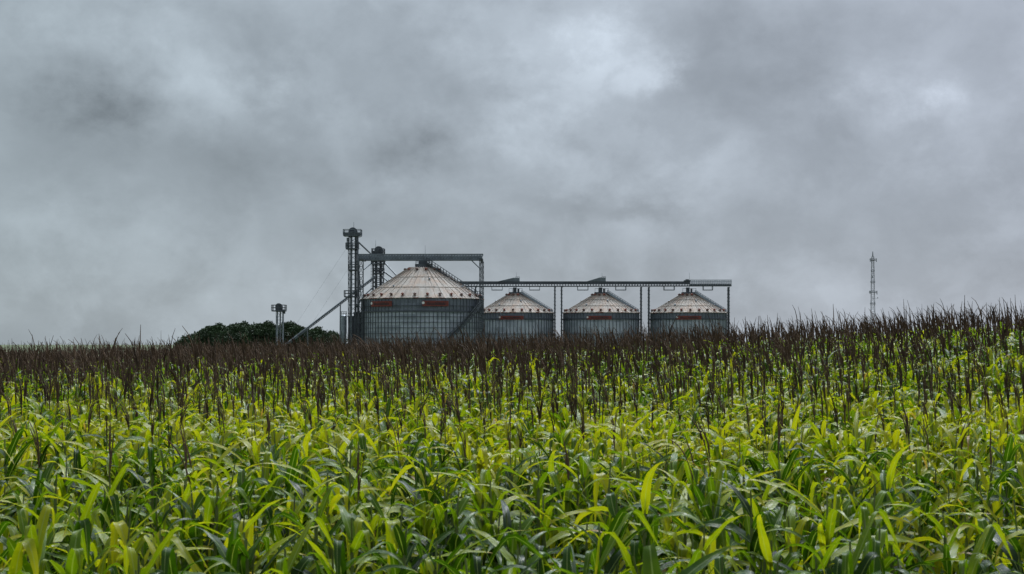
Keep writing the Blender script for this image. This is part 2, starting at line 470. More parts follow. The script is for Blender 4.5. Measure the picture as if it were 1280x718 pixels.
def plant_geo(rr, lod, mood, tasselled, height=1.92, ear=False):
    """lists for leaves, stalk, tassel, ear of one corn plant standing at the origin"""
    leaves = []
    nl = {0: rr.integers(16, 21), 1: rr.integers(14, 18), 2: rr.integers(5, 8)}[lod]
    nseg = {0: 16, 1: 9, 2: 5}[lod]; nac = {0: 4, 1: 2, 2: 2}[lod]
    az0 = rr.normal(0, .7)
    lo = {0: .45, 1: .85, 2: 1.25}[lod]
    lean = rr.normal(0, .08, 2)
    for i in range(nl):
        t = i / (nl - 1)
        h = lo + (height - .10 - lo) * t ** .8
        az = az0 + PI * (i % 2) + rr.normal(0, .6)
        L = rr.uniform(.52, .90) * (1 - .30 * max(0, t - .55) / .45)
        W = rr.uniform(.056, .104) * (1 - .25 * max(0, t - .6) / .4)
        q_ = rr.random()
        if q_ < .62:                                     # stands up, then folds over and hangs
            th0 = rr.uniform(.75, 1.38); droop = rr.uniform(.2, 1.0)
            kink = (rr.uniform(.22, .55), rr.uniform(1.4, 2.6))
        elif q_ < .84:                                   # stiff blade
            th0 = rr.uniform(.40, 1.05); droop = rr.uniform(.5, 1.5); kink = None
        else:                                            # open arch
            th0 = rr.uniform(.70, 1.25); droop = rr.uniform(1.7, 3.1); kink = None
        tint = mood + rr.normal(0, .15) + .42 * (t - .62)  # young tops yellower; lower leaves darkened, canopy shade put into their colour
        withered = rr.random() < .012 + .05 * (t < .5)
        if withered:                                     # dead blades shrivel and hang
            tint = rr.uniform(.8, 1.0); W *= .42; L *= .8; droop = rr.uniform(2.2, 3.4); kink = None
        base = np.array([lean[0] * h, lean[1] * h, h])
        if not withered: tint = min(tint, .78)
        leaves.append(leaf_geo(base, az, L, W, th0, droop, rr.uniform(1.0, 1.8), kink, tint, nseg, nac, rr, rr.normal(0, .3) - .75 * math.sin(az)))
    zs = np.linspace(-.05, height + .05, 6)
    SP = np.stack([lean[0] * zs, lean[1] * zs, zs], 1)
    stalk = tube_geo(SP, np.linspace(.0125, .005, 6), {0: 8, 1: 4, 2: 3}[lod])
    if lod == 0:
        rings = []
        for i in range(nl):
            h = lo + (height - .12 - lo) * i / (nl - 1)
            c = np.array([lean[0] * h, lean[1] * h, h])
            rings.append(tube_geo([c + (0, 0, -.11), c + (0, 0, -.02), c + (0, 0, .012)], [.0105, .0145 - .004 * i / nl, .011], 8))
        stalk = merge([stalk] + rings)
    tas = tassel_geo(SP[-1], rr, lod) if tasselled else None
    er = None
    if ear:
        h = rr.uniform(.95, 1.35); a = rr.uniform(0, 2 * PI)
        b = np.array([lean[0] * h, lean[1] * h, h]); dv = np.array([math.cos(a) * .38, math.sin(a) * .38, .92])
        s = np.linspace(0, 1, 9)
        P = b + np.outer(s * .24, dv) + np.outer(.012 * np.ones(9), [math.cos(a), math.sin(a), 0])
        rad = np.array([.010, .022, .028, .029, .027, .022, .015, .008, .003])
        er = [tube_geo(P, rad, 10)]
        for k in range(4):                                # loose husk blades and silk at the tip
            er.append(leaf_geo(P[5], a + rr.uniform(-1.5, 1.5), .14, .022, 1.2, rr.uniform(.5, 2.5), 1.2, None, 1., 6, 2, rr))
        er = merge(er)
    return merge(leaves), stalk, tas, er


def np_mesh(name, V, Q, D, mi=None, alpha=None, smooth_=True):
    me = bpy.data.meshes.new(name)
    nv, nq = len(V), len(Q)
    me.vertices.add(nv); me.vertices.foreach_set('co', V.astype(np.float32).ravel())
    me.loops.add(nq * 4); me.loops.foreach_set('vertex_index', Q.astype(np.int32).ravel())
    me.polygons.add(nq); me.polygons.foreach_set('loop_start', np.arange(0, nq * 4, 4, dtype=np.int32))
    if mi is not None: me.polygons.foreach_set('material_index', mi.astype(np.int32))
    me.polygons.foreach_set('use_smooth', np.ones(nq, bool) if smooth_ else np.zeros(nq, bool))
    a = me.color_attributes.new('leafdata', 'FLOAT_COLOR', 'POINT')
    C = np.ones((nv, 4), np.float32); C[:, :3] = D
    if alpha is not None: C[:, 3] = alpha
    a.data.foreach_set('color', C.ravel())
    me.update(calc_edges=True)
    return me


# ------------------------------------------------------------------ corn: where plants stand
ROW0, ROWS = 5.0, .70
rows = []          # (row index, x, y)
k = 0
while True:
    yrow = ROW0 + ROWS * k
    if yrow > 112: break
    hw = .50 * yrow + 3
    gap = .215 if yrow < 30 else .24
    xs = np.arange(-hw, hw, gap) + rng.uniform(0, gap)
    xs = xs + rng.normal(0, .06, len(xs)); ys = yrow + rng.normal(0, .10 if yrow < 13 else .2, len(xs))
    d, _ = crest(xs)
    keep = (ys < d + 16) & (rng.random(len(xs)) > .06)
    for x, y in zip(xs[keep], ys[keep]): rows.append((k, x, y))
    k += 1
rows = np.array(rows)
RX, RY = rows[:, 1], rows[:, 2]
RZ = ground_z(RX, RY)
zc = RZ + 1.9
dv_c, dv_s = math.cos(PITCH), math.sin(PITCH)
depth = RY * dv_c + (zc - EYE) * dv_s
PX = 640 + F_PX * RX / depth
PYT = 359 - F_PX * ((zc - EYE) * dv_c - RY * dv_s) / depth
inframe = (PX > -10) & (PX < 1290) & (PYT < 735)
near_idx = np.where(inframe)[0]
near_idx = near_idx[np.argsort(RY[near_idx])][:300]
near_set = set(near_idx.tolist())
YNEAR = RY[near_idx].max()


def p_tassel(y):
    return np.interp(y, [9, 11, 14, 19, 25], [0, .06, .33, .84, 1.])


def plant_height(x, y, rr):
    """the outer rows are shorter"""
    return np.interp(y, [4, 6, 9, 13], [.90, .95, 1., 1.]) * (rr.uniform(.90, 1.07) if y < 22 else np.clip(rr.normal(.985, .07), .84, 1.15))


# near plants: 300 individuals, copies of 28 built ones
MOODS = [('deep green', .02), ('mid green', .15), ('bright green', .31), ('yellow-green', .50)]
protos = []
for vi in range(28):
    rr = np.random.default_rng(100 + vi)
    mi = vi % 4; tas = vi >= 16; ear = vi in (2, 5, 11, 14, 17, 22, 27)
    lv, st, ta, er = plant_geo(rr, 0, MOODS[mi][1], tas, ear=ear)
    meshes = {'leaves': np_mesh('corn_leaves', *lv), 'stalk': np_mesh('corn_stalk', *st)}
    meshes['leaves'].materials.append(M['leaf']); meshes['stalk'].materials.append(M['stalk'])
    if ta: meshes['tassel'] = np_mesh('corn_tassel', *ta); meshes['tassel'].materials.append(M['tassel'])
    if er: meshes['ear'] = np_mesh('corn_ear', *er); meshes['ear'].materials.append(M['husk'])
    protos.append((mi, tas, ear, meshes))

ZONES = [(150, 'at the left picture edge'), (250, 'left of the dark trees'), (340, 'below the dark trees'), (432, 'below the squat intake tower'),
         (528, 'below the big silo\'s left half'), (604, 'below the big silo\'s right half'), (698, 'below the first small silo'),
         (806, 'below the middle small silo'), (912, 'below the last small silo'), (1040, 'between silos and radio mast'),
         (1140, 'below the radio mast'), (1400, 'at the right picture edge')]
ORD = ['front', 'second', 'third', 'fourth', 'fifth', 'sixth', 'seventh', 'eighth', 'ninth', 'tenth', 'eleventh', 'twelfth', 'thirteenth', 'fourteenth', 'fifteenth']
cells = {}
for i in near_idx:
    z = next(j for j, (lim, _) in enumerate(ZONES) if PX[i] < lim)
    cells.setdefault((int(rows[i, 0]), z), []).append(int(i))
rr = np.random.default_rng(5)
first_use = {}
for (rw, z), ids in sorted(cells.items()):
    ids.sort(key=lambda i: PX[i])
    n = len(ids)
    for q, i in enumerate(ids):
        tas = rr.random() < p_tassel(RY[i])
        # darker green in front rows, canopy shade put into leaf colour; yellower farther in
        w = np.array([2.6, 1.5, .55, .2]) if RY[i] < 7.5 else np.array([.6, 1.1, 1.3, 1.1])
        mi = int(rr.choice(4, p=w / w.sum()))
        cand = [p for p in protos if p[0] == mi and p[1] == tas]
        _, _, ear, meshes = cand[rr.integers(len(cand))]
        pos = '' if n == 1 else ('leftmost ' if q == 0 else 'rightmost ' if q == n - 1 else ORD[q] + ' ')
        look = MOODS[mi][0] + ' leaves'
        label = f"{pos}{'tasselled ' if tas else ''}corn plant, {ORD[rw]} row, {ZONES[z][1]}, {look}"
        t = thing('corn_plant', label, 'corn plant', (RX[i], RY[i], float(RZ[i])), 'corn plants in the nearest rows')
        t.rotation_euler = (0, 0, rr.normal(0, .8)) if not tas else (0, 0, rr.normal(0, .5))
        sc = float(plant_height(RX[i], RY[i], rr)); t.scale = (rr.uniform(.9, 1.1),) * 2 + (sc,)
        for nm, me in meshes.items():
            key = me.name
            if key not in first_use:
                first_use[key] = bpy.data.objects.new(nm, me); o = first_use[key]
            else:
                o = first_use[key].copy()
            COL.objects.link(o); o.parent = t

# the rest of the crop: one stuff object
far = np.array([i for i in range(len(rows)) if i not in near_set])
VS, QS, DS, MS, AS = [], [], [], [], []
off = 0
def emit(geo, mat_i, xs, ys, zs, ang, scx, scz, al):
    """all copies of one piece of geometry at once"""
    global off
    V, Q, D = geo
    c, s = np.cos(ang)[:, None], np.sin(ang)[:, None]
    vx = (V[None, :, 0] * c - V[None, :, 1] * s) * scx[:, None] + xs[:, None]
    vy = (V[None, :, 0] * s + V[None, :, 1] * c) * scx[:, None] + ys[:, None]
    vz = V[None, :, 2] * scz[:, None] + zs[:, None]
    n, m = len(xs), len(V)
    VS.append(np.stack([vx, vy, vz], 2).reshape(-1, 3).astype(np.float32))
    QS.append((Q[None] + (np.arange(n) * m)[:, None, None] + off).reshape(-1, 4))
    DS.append(np.tile(D, (n, 1)).astype(np.float32)); MS.append(np.full(n * len(Q), mat_i)); AS.append(np.repeat(al, m))
    off += n * m

rr = np.random.default_rng(11)
fy = RY[far]
lod = np.where(fy < 28, 1, 2)
fm = np.clip(rr.normal(np.interp(fy, [5, 8, 11, 16, 23, 40], [.06, .20, .46, .50, .36, .24]), .17), 0, .75)  # nearest rows darker too: canopy shade painted in through leaf tone
mood_bin = np.clip((fm * 4 / .75).astype(int), 0, 3)
ht = np.array([plant_height(RX[i], RY[i], rr) for i in far])
pt = rr.random(len(far)) < p_tassel(fy)
for lo in (1, 2):
    for mb_ in range(4):
        for t_ in (False, True):
            sel = far[(lod == lo) & (mood_bin == mb_) & (pt == t_)]
            hsel = ht[(lod == lo) & (mood_bin == mb_) & (pt == t_)]
            if not len(sel): continue
            nvar = 6
            var = rr.integers(0, nvar, len(sel))
            for vi in range(nvar):
                q = var == vi
                if not q.any(): continue
                ii = sel[q]; n = len(ii)
                lv, st, ta, _ = plant_geo(rr, lo, .09 + .18 * mb_, t_)
                ang = rr.normal(0, .9, n); scx = rr.uniform(.9, 1.12, n); scz = hsel[q]; al = rr.random(n)
                emit(lv, 0, RX[ii], RY[ii], RZ[ii], ang, scx, scz, al)
                if lo == 1: emit(st, 1, RX[ii], RY[ii], RZ[ii], ang, scx, scz, al)
                if ta is not None:
                    # tassels keep the wind's direction: small turns only, several shapes
                    emit(ta, 2, RX[ii], RY[ii], RZ[ii], rr.normal(0, .6, n) + PI * (rr.random(n) < .14), rr.uniform(.85, 1.25, n), scz * rr.uniform(.96, 1.09, n), al)
me = np_mesh('corn_crop', np.vstack(VS), np.vstack(QS), np.vstack(DS), np.concatenate(MS), np.concatenate(AS))
for mname in ('leaf', 'stalk', 'tassel'): me.materials.append(M[mname])
crop = link('corn_crop', me); crop['kind'] = 'stuff'
tag(crop, 'dense ripening corn crop with dark brown tassels filling the field to the skyline', 'corn crop')


# ------------------------------------------------------------------ grain silos
def silo(Rad, wall_h, rise, top_r, n_rib, ringz, n_vent, loc, label, group=None, steps=3):
    t = thing('grain_silo', label, 'silo', loc, group)
    b = MB()
    b.lathe([(Rad, -1.0), (Rad, wall_h)], 120)
    sb_ = MB()
    for k in range(n_rib):                                   # vertical stiffeners
        a = 2 * PI * (k + .5) / n_rib
        p = Vector((math.sin(a), math.cos(a), 0))
        q = Vector((math.cos(a), -math.sin(a), 0))
        c0 = p * (Rad + .07)
        w, dd = .07, .06
        vs = [c0 + q * (i * w) + p * (j * dd) + Vector((0, 0, z)) for z in (-1, wall_h - .15) for i, j in ((-1, -1), (1, -1), (1, 1), (-1, 1))]
        sb_.add(vs, [(3, 2, 1, 0), (4, 5, 6, 7), (0, 1, 5, 4), (1, 2, 6, 5), (2, 3, 7, 6), (3, 0, 4, 7)])
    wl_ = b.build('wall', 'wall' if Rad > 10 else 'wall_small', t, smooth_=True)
    sb_.build('wall_stiffeners', 'steel', wl_)
    # roof purlin lines: dark lap joints of the tiers
    rb = MB()
    for z in ringz:                                          # wind rings round the wall
        hz_ = .16 if z == ringz[0] else .045; rb.lathe([(Rad + .16, z - hz_), (Rad + .28, z - hz_), (Rad + .28, z + hz_), (Rad + .16, z + hz_), (Rad + .16, z - hz_)], 120)
    rb.build('wind_ring', 'darksteel', t)
    # roof in overlapping tiers
    eave_r = Rad + .28
    prof = []
    for s_ in range(steps):
        r0 = eave_r + (top_r - eave_r) * s_ / steps; r1 = eave_r + (top_r - eave_r) * (s_ + 1) / steps
        z0 = wall_h + rise * s_ / steps; z1 = wall_h + rise * (s_ + 1) / steps
        if s_ == 0: prof += [(eave_r - .35, z0 - .10), (r0, z0 - .10)]
        prof += [(r0 + (.05 if s_ else 0), z0 + (.06 if s_ else .0)), (r1 + .10, z1)]
        if s_ < steps - 1: prof += [(r1 + .10, z1 + .12)]
    prof += [(.3, wall_h + rise + .15)]
    rf = MB().lathe(prof, 138)
    nr = 46
    for k in range(nr):                                      # raised panel seams
        a = 2 * PI * k / nr; p = Vector((math.sin(a), math.cos(a), 0))
        rf.bar(p * (eave_r - .05) + Vector((0, 0, wall_h + .06)), p * (top_r + .2) + Vector((0, 0, wall_h + rise + .10)), .07, .08)
    roof = rf.build('roof', 'roof', t)
    # roof vents: an eave row, a few mid-slope, a row round the top
    def vent_mesh(sz, mat):
        v = MB().tube((0, 0, -.2), (0, 0, sz * .5), sz * .34, n=8).lathe([(.02, sz * .95), (sz * .45, sz * .75), (sz * .62, sz * .42), (sz * .3, sz * .4)], 10)
        me_ = bpy.data.meshes.new('roof_vent'); me_.from_pydata(v.v, [], v.f); me_.materials.append(M[mat]); return me_
    sc_ = Rad / 12.9
    vm, vr, vs_ = vent_mesh(.60, 'brown'), vent_mesh(.60, 'rust'), vent_mesh(.42, 'zinc')
    def put(me_, a, f_):
        r_ = eave_r + (top_r - eave_r) * f_
        o = bpy.data.objects.new('roof_vent', me_); COL.objects.link(o); o.parent = roof
        o.location = (math.sin(a) * r_, math.cos(a) * r_, wall_h + rise * f_ + .02); o.rotation_euler = (0, 0, -a)
    for k in range(n_vent): put(vm if k % 2 else vr, 2 * PI * (k + .3) / n_vent, .075)
    for k in range(12): put(vr if k % 2 else vm, 2 * PI * (k + .5) / 12, .90)
    for k in range(7): put(vs_, 2 * PI * (k + .2) / 7, .36 + .22 * (k % 2))
    # rusted eave flashing, in patches
    fl = MB()
    for k in range(0, 60):
        if random.random() < .35:
            a0, a1 = 2 * PI * k / 60, 2 * PI * (k + random.uniform(.5, 1)) / 60
            pts = []
            for a in (a0, (a0 + a1) / 2, a1):
                pts.append([Vector((math.sin(a) * (eave_r + .03), math.cos(a) * (eave_r + .03), wall_h + z)) for z in (-.12, .03)])
            fl.add([p for pr in pts for p in pr], [(0, 1, 3, 2), (2, 3, 5, 4)])
    fl.build('eave_flashing', 'rust', roof)
    return t, roof


def sign(parent, Rad, ac, da, z0, z1):
    """painted banner bent round the wall: red board, dark lettering, white emblem"""
    n = 14
    def arc(r, a0, a1, za, zb, th, m):
        b = MB(); vs = []
        for i in range(m + 1):
            a = a0 + (a1 - a0) * i / m
            for r_, z in ((r, za), (r, zb), (r - th, zb), (r - th, za)):
                vs.append((math.sin(a) * r_, -math.cos(a) * r_, z))
        fs = []
        for i in range(m):
            for k in range(4):
                fs.append((4 * i + k, 4 * i + (k + 1) % 4, 4 * i + 4 + (k + 1) % 4, 4 * i + 4 + k))
        fs += [(3, 2, 1, 0), (4 * m, 4 * m + 1, 4 * m + 2, 4 * m + 3)]
        return b.add(vs, fs)
    a0, a1 = ac - da / 2, ac + da / 2
    sg = arc(Rad + .34, a0, a1, z0, z1, .05, n).build('sign', 'banner', parent)
    h = z1 - z0
    w = (a1 - a0); rg = random.Random(3)
    lt = arc(Rad + .360, a0 + w * .16, a0 + w * .86, z0 + h * .26, z0 + h * .36, .02, 8)
    x = .16
    while x < .86:                                           # blurred run of letter shapes
        lw = rg.uniform(.03, .055)
        q = arc(Rad + .362, a0 + w * x, a0 + w * (x + lw), z0 + h * .30, z0 + h * rg.choice([.62, .62, .74]), .02, 1)
        lt.add(q.v, q.f); x += lw + rg.choice([.012, .012, .03])
    lt.build('lettering', 'print', sg)
    a = a0 + w * .03
    c = Vector((math.sin(a) * (Rad + .40), -math.cos(a) * (Rad + .40), z0 + h * .62))
    d = Vector((math.sin(a), -math.cos(a), 0))
    MB().tube(c - d * .05, c + d * .02, h * .26, n=14).build('emblem', 'emblem', sg)


BY = 300.0; U = BY / F_PX
cB = at(527.9, 430, BY)
RB = 75.6 * U
eaveB = at(528, 374.6, BY).z; WHB = eaveB - LOW
topB = at(528, 335.2, BY).z
big, big_roof = silo(RB, WHB, topB - eaveB, 16 * U, 92, [WHB - 2.75] + [WHB - .5 - 1.12 * k for k in (1, 3, 4, 5, 6, 7, 8)], 30,
                     (cB.x, BY, LOW), 'largest grain silo, pale cone roof, two red signs, outside stairway')
sign(big, RB, R(-37), R(25), WHB - 1.75, WHB - .65)
sign(big, RB, R(15.5), R(24), WHB - 1.75, WHB - .65)
# filler head and small deck on the peak
lb = lambda px, py, Y: at(px, py, Y) - Vector((cB.x, BY, LOW))
hd = MB()
hd.span(lb(519.5, 334.6, BY) + Vector((0, -1.8, 0)), lb(540, 330.6, BY) + Vector((0, 1.8, 0)))
hd.span(lb(524, 330.6, BY) + Vector((0, -.9, 0)), lb(534, 326, BY) + Vector((0, .9, 0)))
for px in (519.8, 523.5, 536, 539.5):
    hd.bar(lb(px, 331, BY - 1.7), lb(px, 326.5, BY - 1.7), .10)
hd.bar(lb(519.8, 326.8, BY - 1.7), lb(539.5, 326.8, BY - 1.7), .09); hd.bar(lb(519.8, 328.6, BY - 1.7), lb(539.5, 328.6, BY - 1.7), .07)
hd.build('roof_cap', 'darksteel', big)
MB().tube(lb(531.5, 326, BY), lb(531.5, 307, BY), .045, .02, 6).build('lightning_rod', 'steel', big)
# stepped walkway down the right-hand slope, with hand rails
wk = MB(); ry = -2.2
a_, b_ = lb(534, 329.5, BY) + Vector((0, ry, 0)), lb(597, 371.5, BY) + Vector((0, ry, 0))
wk.bar(a_, b_, 1.3, .22)
for o_ in (-.65, .65):
    for hz in (.55, 1.1): wk.bar(a_ + Vector((0, o_, hz)), b_ + Vector((0, o_, hz)), .10)
    for k in range(19):
        p = a_.lerp(b_, k / 18) + Vector((0, o_, 0)); wk.bar(p, p + Vector((0, 0, 1.1)), .09)
for k in range(40):
    p = a_.lerp(b_, (k + .5) / 40); wk.box(p + Vector((0, 0, .16)), (.3, 1.2, .05))
for k in range(7):
    p = a_.lerp(b_, (k + .5) / 7); wk.bar(p, p + Vector((-.15, 0, -1.3)), .10)
wk.span(lb(590, 372.4, BY) + Vector((0, -4, 0)), lb(603.6, 371, BY) + Vector((0, 0, 0)))
for px in (590.5, 594, 597, 600, 603.3):
    wk.bar(lb(px, 371, BY - 4), lb(px, 364.6, BY - 4), .09)
for py in (364.6, 367.5): wk.bar(lb(590.5, py, BY - 4), lb(603.3, py, BY - 4), .09)
wk.build('roof_walkway', 'darksteel', big)
# helical stair on the wall: from eave at right down to the lower middle
sm = MB()
n = 46; ang0, ang1 = R(66), R(-14); zt, zb_ = WHB - .6, -.6
pts = []
for k in range(n + 1):
    a = ang0 + (ang1 - ang0) * k / n; z = zt + (zb_ - zt) * k / n
    pts.append((a, z))
P_ = lambda a, z, r: Vector((math.sin(a) * r, -math.cos(a) * r, z))
for k in range(n):
    (a0, z0), (a1, z1) = pts[k], pts[k + 1]
    for r_ in (RB + .42, RB + 1.35): sm.bar(P_(a0, z0, r_), P_(a1, z1, r_), .10, .38)
    for hz in (.55, 1.1): sm.bar(P_(a0, z0 + hz, RB + 1.35), P_(a1, z1 + hz, RB + 1.35), .08)
    if k % 2 == 0: sm.bar(P_(a0, z0, RB + 1.35), P_(a0, z0 + 1.1, RB + 1.35), .07)
    c = (P_(a0, z0, RB + .88) + P_(a1, z1, RB + .88)) / 2
    sm.box(c + Vector((0, 0, .1)), (.42, .42, .06)); 
    sm.bar(P_(a0, z0 + .05, RB + .42), P_(a0, z0 + .05, RB + 1.35), .34, .05)
sm.build('wall_stairway', 'darksteel', big)

SY = 330.0; SU = SY / F_PX
RS = 47.0 * SU
eS = at(640, 391.5, SY).z; tS = at(640, 367.9, SY).z; WHS = eS - LOW
SILOX = [644.5, 751.6, 860.8]
SLAB = ['small grain silo nearest the largest one, left of three alike', 'small grain silo in the middle of the three alike, one red sign', 'rightmost small grain silo, under the open end of the conveyor']
small = []
for px, lab in zip(SILOX, SLAB):
    c = at(px, 430, SY)
    t, rf = silo(RS, WHS, tS - eS, 7.5 * SU, 64, [WHS - 1.5, WHS - 4.9, WHS - 8.3], 26, (c.x, SY, LOW), lab, 'small grain silos under the conveyor')
    sign(t, RS, R(-6.5), R(36), WHS - 1.66, WHS - .82)
    o_ = Vector((c.x, SY, LOW)); ls = lambda dx, py, dy=0: at(px + dx, py, SY) - o_ + Vector((0, dy, 0))
    h = MB().span(ls(-8.4, 368.4, -1.4), ls(8.6, 365.6, 1.4))
    h.tube(ls(-1, 365.6), ls(-1, 359.6), .42, n=12).tube(ls(3.4, 365.6), ls(3.4, 361), .22, n=8)
    for q in (-8.2, -4, 4.5, 8.4): h.bar(ls(q, 365.6, -1.35), ls(q, 361, -1.35), .07)
    h.bar(ls(-8.2, 361.2, -1.35), ls(8.4, 361.2, -1.35), .07)
    h.build('roof_cap', 'darksteel', t)
    ld = MB()                                                # stepped ladder down the right-hand slope
    a_, b_ = ls(7, 366.2, -1.5), ls(45.5, 390.2, -1.5)
    for q in (-.45, .45):
        ld.bar(a_ + Vector((0, q, .05)), b_ + Vector((0, q, .05)), .10, .5)
        ld.bar(a_ + Vector((0, q, .6)), b_ + Vector((0, q, .6)), .06); ld.bar(a_ + Vector((0, q, .3)), b_ + Vector((0, q, .3)), .06)
        for k in range(13):
            p = a_.lerp(b_, k / 12) + Vector((0, q, 0)); ld.bar(p, p + Vector((0, 0, .6)), .06)
    for k in range(26): ld.box(a_.lerp(b_, (k + .5) / 26), (.24, .9, .05))
    ld.build('roof_ladder', 'zinc', t)
    MB().tube(ls(1, 360), ls(1, 341), .04, .02, 6).build('lightning_rod', 'steel', t)
    small.append(t)


# ------------------------------------------------------------------ long conveyor over the small silos
c0 = at(571, 430, SY)
lc = thing('conveyor_gallery', 'long dark horizontal conveyor gallery on posts passing over the small silos', 'conveyor', (at(640, 430, SY).x, SY, LOW))
oL = Vector(lc.location)
L_ = lambda px, py, dy=0.: at(px, py, SY) - oL + Vector((0, dy, 0))
gal = MB()
gal.span(L_(571, 354.9, -.55), L_(862, 352.0, .55))                       # closed trough
for dy in (-.75, .75):
    gal.bar(L_(571, 358.4, dy), L_(914, 358.0 - .4, dy), .16, .20)          # lower chord
    gal.bar(L_(571, 355.2, dy), L_(862, 355.0, dy), .12, .14)
    for k in range(100):                                                  # web bars
        px = 571 + 343 * k / 99
        if px > 862: continue
        gal.bar(L_(px, 358.4, dy), L_(px + 1.73, 355.1, dy), .08)
        gal.bar(L_(px + 1.73, 358.4, dy), L_(px, 355.1, dy), .06)
gal.span(L_(571, 358.2, -.7), L_(914, 357.5, .7))                         # grating floor
gal.span(L_(862.2, 357.0, -.5), L_(913.5, 355.2, .5))                     # end trough
gal.build('gallery', 'darksteel', lc)
rl = MB()
for dy in (-.8, .8):
    for py in (350.3, 352.2, 354.0): rl.bar(L_(862, py, dy), L_(914, py, dy), .08)
    for k in range(19): rl.bar(L_(862.2 + 51.6 * k / 18, 357, dy), L_(862.2 + 51.6 * k / 18, 350.3, dy), .09)
for py in (350.3, 352.2): rl.bar(L_(914, py, -.8), L_(914, py, .8), .08)
rl.build('railing', 'zinc', lc)
for px in (594.5, 693.6, 702.0, 801.3, 811.0, 910.6):
    cl = MB()
    for dy in (-.6, .6):
        a_, b_ = L_(px, 467.5, dy), L_(px, 359.0, dy)
        cl.bar(a_, b_, .30, .34)
        for k in range(24):
            cl.bar(a_.lerp(b_, k / 24) + Vector((-.25, 0, 0)), a_.lerp(b_, (k + 1) / 24) + Vector((.25, 0, 0)), .07)
    for k in range(12):
        za, zb = L_(px, 467.5 - 9 * k).z, L_(px, 467.5 - 9 * (k + 1)).z; x_ = L_(px, 430).x
        cl.bar((x_, -.6, za), (x_, .6, zb), .09)
    cl.build('column', 'darksteel', lc)
for x0, x1, x2, py in ((622, 641.5, 649.5, 347.6), (733, 749.5, 757, 347.2)):   # drive hoods
    vs = []
    for dy in (-.7, .7): vs += [L_(x0, 352.2, dy), L_(x1, py, dy), L_(x2, py, dy), L_(x2, 352.2, dy)]
    hb = MB().add(vs, [(0, 3, 2, 1), (4, 5, 6, 7), (0, 1, 5, 4), (1, 2, 6, 5), (2, 3, 7, 6), (3, 0, 4, 7)])
    for q in range(3): hb.bar(L_(x2 - 2.4 * q, py, -.7), L_(x2 - 2.4 * q, py - 1.2, -.7), .08)
    hb.bar(L_(x2, py - 1.2, -.7), L_(x2 - 5, py - 1.2, -.7), .08)
    hb.build('drive_hood', 'steel', lc)
hb = MB().span(L_(855, 351.9, -.7), L_(863, 350.6, .7)).span(L_(857, 350.6, -.4), L_(861, 349.4, .4))
hb.build('drive_hood', 'darksteel', lc)
for x0, x1 in ((614.8, 628), (662, 674.6), (722, 735), (769.7, 782.3), (830, 842.8), (879, 890.6)):
    sp = MB()
    for dy in (-.6, .6):
        sp.bar(L_(x0, 358.2, dy), L_(x0, 362.6, dy), .12); sp.bar(L_(x1, 358.2, dy), L_(x1, 362.6, dy), .12)
        sp.bar(L_(x0 - .3, 362.8, dy), L_(x1 + .3, 362.8, dy), .16)
    for k in range(6): sp.bar(L_(x0 + (x1 - x0) * k / 5, 362.9, -.6), L_(x0 + (x1 - x0) * k / 5, 362.9, .6), .10)
    sp.build('hanging_platform', 'steel', lc)

# ------------------------------------------------------------------ high conveyor bridge over the largest silo
hb_ = thing('conveyor_bridge', 'high lattice conveyor bridge crossing above the largest silo', 'conveyor', (at(528, 430, BY).x, BY, LOW))
oH = Vector(hb_.location)
H_ = lambda px, py, dy=0.: at(px, py, BY) - oH + Vector((0, dy, 0))
gm = MB()
for dy in (-.8, .8):
    gm.bar(H_(448, 318.4, dy), H_(604, 318.2, dy), .18, .18)
    gm.bar(H_(448, 325.4, dy), H_(604, 325.2, dy), .22, .26)
    for k in range(44):
        x0 = 448 + 156 * k / 44; x1 = 448 + 156 * (k + 1) / 44
        gm.bar(H_(x0, 325.2, dy), H_(x0, 318.5, dy), .10)
        gm.bar(H_(x0, 325.2, dy), H_(x1, 318.5, dy), .09)
gm.span(H_(448, 325.0, -.75), H_(604, 324.0, .75))
gm.build('truss', 'steel', hb_)
tg = MB().span(H_(448.5, 323.8, -.5), H_(603, 319.6, .5))
tg.build('trough', 'zinc', hb_)
cm = MB()
for dy in (-5.6, 5.6):
    a_, b_ = H_(602, 467, dy), H_(602, 325.6, dy)
    lattice(cm, a_, b_, .62, .62, 1.1, .13, .08)
cm.bar(H_(602, 325.9, -5.8), H_(602, 325.9, 5.8), .6, .35)
cm.build('column', 'darksteel', hb_)
cm = MB()
lattice(cm, H_(454.6, 467, -5.2), H_(454.6, 325.8, -5.2), .85, .85, 1.5, .14, .09)
cm.bar(H_(454.6, 326, -5.7), H_(454.6, 326, .9), .8, .3)
cm.build('column', 'darksteel', hb_)
MB().bar(H_(589.5, 325.8, 0), H_(601, 337, 0), .2).build('knee_brace', 'steel', hb_)
MB().tube(H_(528.5, 325.8), H_(528.5, 329), .5, n=12).build('spout', 'steel', hb_)


# ------------------------------------------------------------------ bucket elevators
def rails(mb, pts, h, th):
    """hand rails round a closed loop of deck corners"""
    n_ = len(pts)
    for i in range(n_):
        a, b = Vector(pts[i]), Vector(pts[(i + 1) % n_])
        for k in (h * .5, h): mb.bar(a + Vector((0, 0, k)), b + Vector((0, 0, k)), th)
        m = max(1, int((b - a).length / 1.1))
        for k in range(m): p = a.lerp(b, k / m); mb.bar(p, p + Vector((0, 0, h)), th)


def deck(o, fn, x0, x1, py, hpx, d, parent, name='service_platform', mat='darksteel', th=.10):
    b = MB()
    p0, p1 = fn(x0, py, -d), fn(x1, py, d)
    b.span(p0, p1 + Vector((0, 0, .22)))
    z = p0.z + .22; hh = hpx
    rails(b, [(p0.x, p0.y, z), (p1.x, p0.y, z), (p1.x, p1.y, z), (p0.x, p1.y, z)], hh, th)
    return b.build(name, mat, parent)


